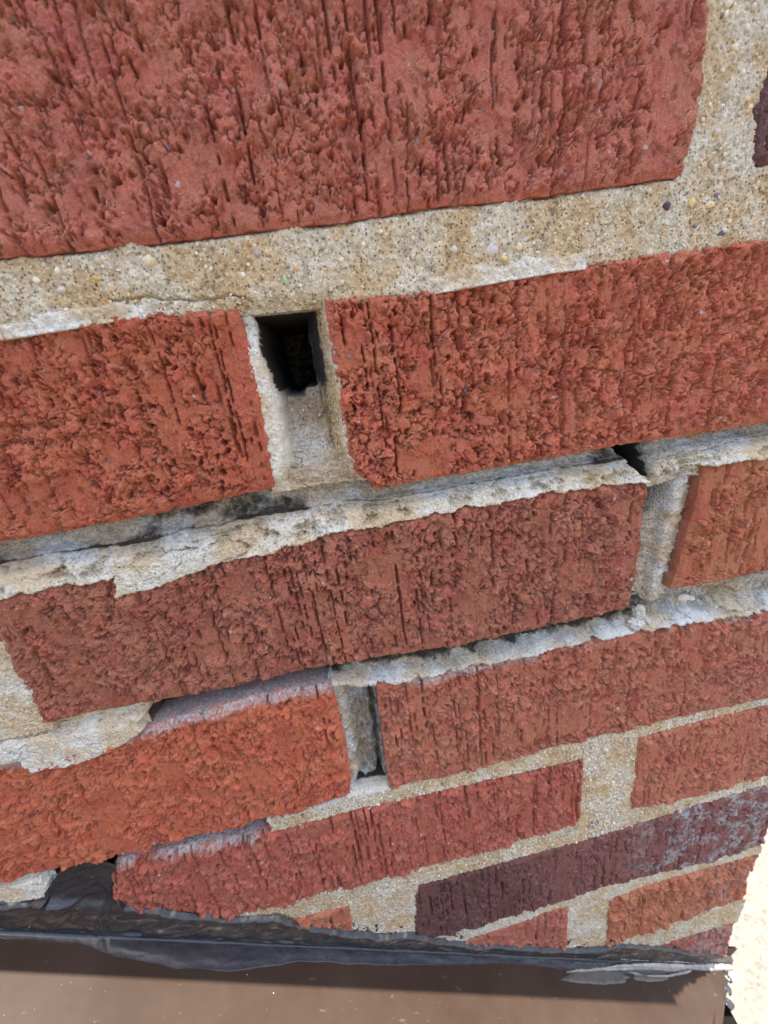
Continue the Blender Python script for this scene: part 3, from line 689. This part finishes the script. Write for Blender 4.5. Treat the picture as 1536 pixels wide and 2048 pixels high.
def crumb_lump(u, v, h, r, seed, mat=M_MORTAR, name='mortar_crumb'):
    th = np.linspace(0, math.pi, 22); ph = np.linspace(0, 2*math.pi, 36)
    P, T = np.meshgrid(ph, th)
    x = np.sin(T)*np.cos(P); y = np.cos(T); z = np.sin(T)*np.sin(P)
    rr = 1+.55*fbm(x*3+y*2, z*3-y, 1.8, 5, seed)
    grid_mesh(name, u+r[0]*x*rr, -h+r[1]*y*rr, v+r[2]*z*rr, dict(cream=.8+0*x, grime_shade=0*x, blue=.35+0*x), mat, wall)
crumb_lump(8.8, -39.0, -1.4, (3.2, 2.2, 2.3), 1); crumb_lump(11.0, -34.8, -2.6, (2.2, 2.0, 3.2), 2); crumb_lump(30.0, -31.5, -1.8, (3.0, 1.6, 1.6), 3)

def stone(u, v, h, r, colour, seed):
    th = np.linspace(0, math.pi, 9); ph = np.linspace(0, 2*math.pi, 13)
    P, T = np.meshgrid(ph, th)
    x = np.sin(T)*np.cos(P); y = np.cos(T); z = np.sin(T)*np.sin(P)
    q_ = np.round(fbm(x*2+y, z*2-y, 1.2, 2, seed)*3)/3*.35+1
    ob = grid_mesh('embedded_stone', u+r[0]*x*q_, -h+r[1]*y*q_, v+r[2]*z*q_, {}, M_STONE, wall)
    ob.color = (*colour, 1)
def stone_material():
    n = N('embedded_stone'); oi = n.n('ShaderNodeObjectInfo')
    return n.out(n.mix(n.math('MULTIPLY', n.noise(.7, 4, .7), .6), oi.outputs['Color'], n.mix(1.0, oi.outputs['Color'], (.55, .5, .5), 'MULTIPLY')), .7, n.bump(n.noise(.6, 5, .7), .35, .8), .25)
M_STONE = stone_material()
stone(-59.3, 63.7, -0.15, (0.65, 0.58, 1.01), (0.16, 0.13, 0.17), 0)
stone(2.3, 105.1, -0.85, (0.90, 0.80, 1.20), (0.10, 0.06, 0.07), 1)
stone(-151.2, 102.7, -1.05, (1.30, 0.80, 0.80), (0.66, 0.38, 0.12), 2)
stone(-137.8, 105.3, -0.95, (1.70, 0.90, 1.30), (0.72, 0.60, 0.40), 3)
stone(-46.0, 97.0, -0.95, (1.00, 0.70, 0.80), (0.74, 0.56, 0.26), 4)
stone(-41.6, 99.3, -0.95, (1.20, 0.80, 1.00), (0.76, 0.62, 0.36), 5)
stone(-49.5, 99.3, -1.05, (2.00, 0.90, 1.70), (0.58, 0.52, 0.48), 6)
stone(21.4, 97.1, -1.05, (1.30, 0.70, 0.90), (0.12, 0.13, 0.16), 7)
stone(-106.0, 97.8, -1.05, (0.70, 0.60, 1.30), (0.42, 0.48, 0.28), 8)
stone(-111.5, 104.3, -0.95, (1.10, 0.80, 1.00), (0.45, 0.36, 0.30), 9)
stone(-159.9, 101.1, -1.05, (1.00, 0.70, 0.90), (0.62, 0.54, 0.44), 10)
stone(16.0, 104.3, -0.95, (1.40, 0.80, 0.90), (0.74, 0.58, 0.36), 11)
stone(10.0, 105.4, -0.95, (1.00, 0.80, 1.10), (0.74, 0.56, 0.22), 12)
stone(-126.5, 119.1, -0.15, (1.08, 0.72, 1.08), (0.44, 0.33, 0.32), 13)
stone(-21.1, 132.0, -0.15, (1.15, 0.65, 1.44), (0.37, 0.22, 0.23), 14)
stone(37.9, -35.7, -5.65, (1.60, 1.40, 1.20), (0.66, 0.62, 0.56), 16)
stone(-7.5, 51.7, -0.15, (0.65, 0.58, 0.94), (0.42, 0.27, 0.24), 18)
stone(-130.8, 6.2, -0.15, (0.36, 0.36, 0.43), (0.64, 0.55, 0.52), 19)
# ------------------------------------------------------------------ metal flashing, sloping down to the right along the wall
P1 = np.array([-272., -123.]); DIR = np.array([0.84885977, -0.5286181]); NRM = np.array([0.5286181, 0.84885977])
def on_ledge(s, out, hgt):
    """s along the slope, out away from the wall, hgt above the metal -> x,y,z"""
    return P1[0]+DIR[0]*s+NRM[0]*hgt, -out, P1[1]+DIR[1]*s+NRM[1]*hgt
flash = empty('metal_flashing')
flash['label'] = 'dark brown painted metal flashing sloping along the foot of the brick wall'
flash['category'] = 'flashing'
def flashing():
    prof = [(-1, 14), (-.6, .6), (0, 0), (6, 0), (14, -.05), (30, -.15), (120, -.6), (300, -1.2), (301.2, -2.4), (301.4, -30), (300.6, -30), (300.4, -2.8), (299.6, -2.0), (30, -1.0), (0, -.9), (-1.8, 0), (-1.9, 14)]  # sheet widened out of view to cut ground bounce onto the wall
    rows = []
    for s in np.concatenate([np.arange(-150, 440, 6.0), [441, 441.4]]):
        r = []
        for o, hg in prof:
            ss_ = s
            if s > 430: ss_ = 441+ (458-441)*(1-min(max(o, 0), 14)/14.)*1.0 - min(max(0, o-12)*1.75, 42) + (s-441)      # the end is cut askew
            r.append(on_ledge(ss_, o, hg + .12*math.sin(s*.031)))
        rows.append(r)
    A = np.array(rows)
    grid_mesh('sheet', A[:, :, 0], A[:, :, 1], A[:, :, 2], {}, M_METAL, flash, smooth=False)
flashing()

# ------------------------------------------------------------------ black sealant smeared over the joint
seal = empty('black_sealant_bead')
seal['label'] = 'glossy black sealant smeared along the joint between brick wall and brown metal'
seal['category'] = 'sealant'
WSH = [(-150, 16), (-3.0, 17.3), (7.7, 17.0), (13.7, 24.3), (14.6, 35.5), (21.5, 43), (29.4, 46), (34.8, 44.5), (37.8, 32), (39.4, 23.8), (44, 18.2), (54.3, 17.4), (76.6, 15.2), (95.5, 14.1), (113.5, 18.4), (131.6, 11.4), (154.2, 9.3), (174.8, 8.6),
       (191.8, 10.9), (216.9, 5.8), (239.0, 4.7), (270.1, 5.6), (306.2, 4.6), (331.2, 9.6), (345.3, 13.9), (378.0, 13.2), (419.7, 10.4), (450.9, 7.0), (458, 6)]
LSO = [(-150, 5), (2.6, 4.8), (30.9, 6.1), (48.4, 10.2), (73.7, 12.3), (102.4, 12.2), (131.0, 8.2), (176.7, 8.4), (250.9, 7.4), (300, 8), (370.1, 8.3), (444.0, 4.6), (458, 4)]
def sealant():
    s = np.arange(-150, 458, .7); nt = 84
    t = np.linspace(0, 1, nt)
    T, S = np.meshgrid(t, s)
    wh = np.interp(S, [a for a, b in WSH], [b for a, b in WSH]) + .9*fbm(S, S*0, 6, 4, 301)
    lo = np.interp(S, [a for a, b in LSO], [b for a, b in LSO]) + .5*fbm(S, S*0, 12, 3, 302)
    gap = ss(9, 15, S)*(1-ss(38, 43, S))                                  # pushed back into the open joint here
    R = 3.6
    wlen = wh-R; llen = lo-R; tot = wlen+llen+R*1.57
    L = T*tot
    # wall leg, fillet, ledge leg
    onw = L < wlen; onf = (~onw) & (L < wlen+R*1.57); a = (L-wlen)/R
    hgt = np.where(onw, wh-L, np.where(onf, R*(1-np.sin(a)), 0)); out = np.where(onw, 0, np.where(onf, R*(1-np.cos(a)), R+(L-wlen-R*1.57)))
    nx_o = np.where(onw, 1.0, np.where(onf, np.cos(a), 0)); nx_h = 1-nx_o
    # thickness
    up = ss(0, 3.0, hgt)
    gl = ss(.0, 14, hgt)
    th_w = 1.8 + .7*fbm(S*.8, L*1.2, 18, 3, 303) + .4*ss(0, .3, fbm(S*.5+L*.9, L*.9-S*.15, 11, 3, 304)) + .12*fbm(S, L, 3, 3, 305)
    pull = ss(.12, .17, fbm(S*.55+L*.9, L*.7, 13, 3, 306))*.45
    th_l = .55 + .22*fbm(S*.3, L*1.5, 10, 3, 307)
    th = lerp(th_l, th_w+pull, ss(.2, 1.0, nx_o))
    th = th + .7*np.exp(-((a-.85)/.55)**2)*(.6+.4*fbm(S, S*0, 40, 2, 308))
    th = th*ss(0, 5.0, (1-T)*tot) - .30*(1-ss(0, .5, (1-T)*tot))
    inb = gap*ss(10, 22, hgt)
    th = th - inb*2.2*ss(0, 6, hgt-16)
    th = np.where(T*tot < .8, th-(1-T*tot/.8)*2.2*(1-inb), th)
    # strings and folds beside the open joint
    fold = np.exp(-((hgt-17.5-1.2*np.sin(S*.25)-.2*(S-12))/.7)**2)*(1-ss(22, 28, S)) + np.exp(-((hgt-15.2-.15*S)/.5)**2)*(1-ss(18, 26, S))
    th = th + .8*fold*(S > -20)
    for ps, ph in ((33.5, 9.5), (39.0, 6.0), (160, 6.2)):
        th = th - 2.0*np.exp(-(((S-ps)/.55)**2+((hgt-ph)/1.0)**2))
    O = out+th*nx_o; H = hgt+th*nx_h
    X = P1[0]+DIR[0]*S+NRM[0]*H; Z = P1[1]+DIR[1]*S+NRM[1]*H
    sm = ss(3.0, 5.0, hgt)*(1-inb)*(.75+.25*ss(-.2, .2, fbm(S, L, 20, 3, 310)))*(1-.8*(1-ss(0, 1.6, wh-hgt)))
    grid_mesh('bead', X, -O, Z, dict(smear=sm, film=ss(4.2, 6.0, out)), M_SEAL, seal)
sealant()
def blob(s, o, hg, r, seed, parent):
    th = np.linspace(0, math.pi, 26); ph = np.linspace(0, 2*math.pi, 40)
    P, T = np.meshgrid(ph, th); x = np.sin(T)*np.cos(P); y = np.cos(T); z = np.sin(T)*np.sin(P)
    rr = 1+.35*fbm(x*2+y*1.5, z*2-y, 1.6, 4, seed)
    A, Bb, H = s+r[0]*x*rr, o+r[1]*y*rr, hg+r[2]*z*rr
    grid_mesh('sealant_blob', P1[0]+DIR[0]*A+NRM[0]*H, -Bb, P1[1]+DIR[1]*A+NRM[1]*H, dict(smear=0*x, film=0*x), M_SEAL, parent)
blob(439, 13.5, -.6, (3.2, 3.0, 1.4), 1, seal); blob(431, 20, -.8, (4.2, 3.0, 1.6), 2, seal); blob(447, 7.5, -.4, (2.6, 3.4, 1.6), 3, seal)

# grey caulk dragged over the black bead near the wall's end
grey = empty('grey_caulk_smear')
grey['label'] = 'ragged pale grey caulk smear over the black sealant near the right end'
grey['category'] = 'caulk'
def caulk(outline, seed, base, name, film=0.0, soft=0.0):
    pts = np.array(outline, float); lo = pts.min(0)-1; hi = pts.max(0)+1
    ss_ = np.arange(lo[0], hi[0], .45); oo = np.arange(lo[1], hi[1], .16)
    S, O = np.meshgrid(ss_, oo)
    d = np.full(S.shape, 1e9); ins = np.zeros(S.shape, bool); q_ = pts*np.array([.25, 1])
    for i in range(len(pts)):
        a, b = q_[i], q_[(i+1) % len(pts)]; ab = b-a; x = S*.25
        t = np.clip(((x-a[0])*ab[0]+(O-a[1])*ab[1])/(ab@ab+1e-9), 0, 1)
        d = np.minimum(d, np.hypot(x-a[0]-ab[0]*t, O-a[1]-ab[1]*t))
        ins ^= ((a[1] > O) != (b[1] > O)) & (x < (b[0]-a[0])*(O-a[1])/(b[1]-a[1]+1e-9)+a[0])
    sd = np.where(ins, d, -d)+.35*fbm(S*.35, O, 3, 4, seed)
    H = base(S, O) + lerp(-1.4, .28, ss(-.45-soft, .45+soft, sd)) + .32*np.exp(-((sd-.35)/.3)**2)*(soft == 0) + (.30 if soft == 0 else .06)*fbm(S*.3, O, 2.4, 5, seed+2) - .6*(1-ss(0, .02, np.abs(fbm(S*.3, O, 6, 3, seed+5))))
    grid_mesh(name, P1[0]+DIR[0]*S+NRM[0]*H, -O, P1[1]+DIR[1]*S+NRM[1]*H, dict(film=film+0*S), M_GREY, grey)
caulk([(290, 11.6), (305, 7.6), (333, 6.2), (346, 6.8), (352, 9.6), (343, 12.6), (325, 13.6), (300, 13.0)], 401, lambda s, o: .16+0*s, 'caulk_patch', 1.0, .9)
caulk([(356, 7.6), (372, 6.8), (388, 7.4), (386, 10.6), (366, 11.8), (352, 10.6)], 403, lambda s, o: .16+0*s, 'caulk_patch', 1.0, .9)
caulk([(300, 8.4), (308, 7.2), (326, 6.2), (345, 4.4), (377, 3.0), (415, 3.0), (440, 2.4), (457, 2.2), (459, 4.4), (430, 5.2), (412, 4.8), (395, 6.2), (372, 6.0), (350, 6.6), (330, 7.2), (316, 8.0)], 402, lambda s, o: .75+1.2*(1-ss(2, 5, o)), 'caulk_strand')
caulk([(352, 6.9), (366, 8.6), (384, 8.2), (400, 6.6), (412, 5.6), (408, 6.8), (392, 8.6), (372, 9.6), (358, 8.6)], 405, lambda s, o: .55+0*s, 'caulk_strand')
caulk([(340, 1.2), (360, .6), (384, .4), (408, .6), (440, .4), (456, .6), (456, 1.6), (420, 1.6), (400, 1.3), (376, 1.6), (356, 1.8)], 406, lambda s, o: 3.6+0*s, 'caulk_strand')
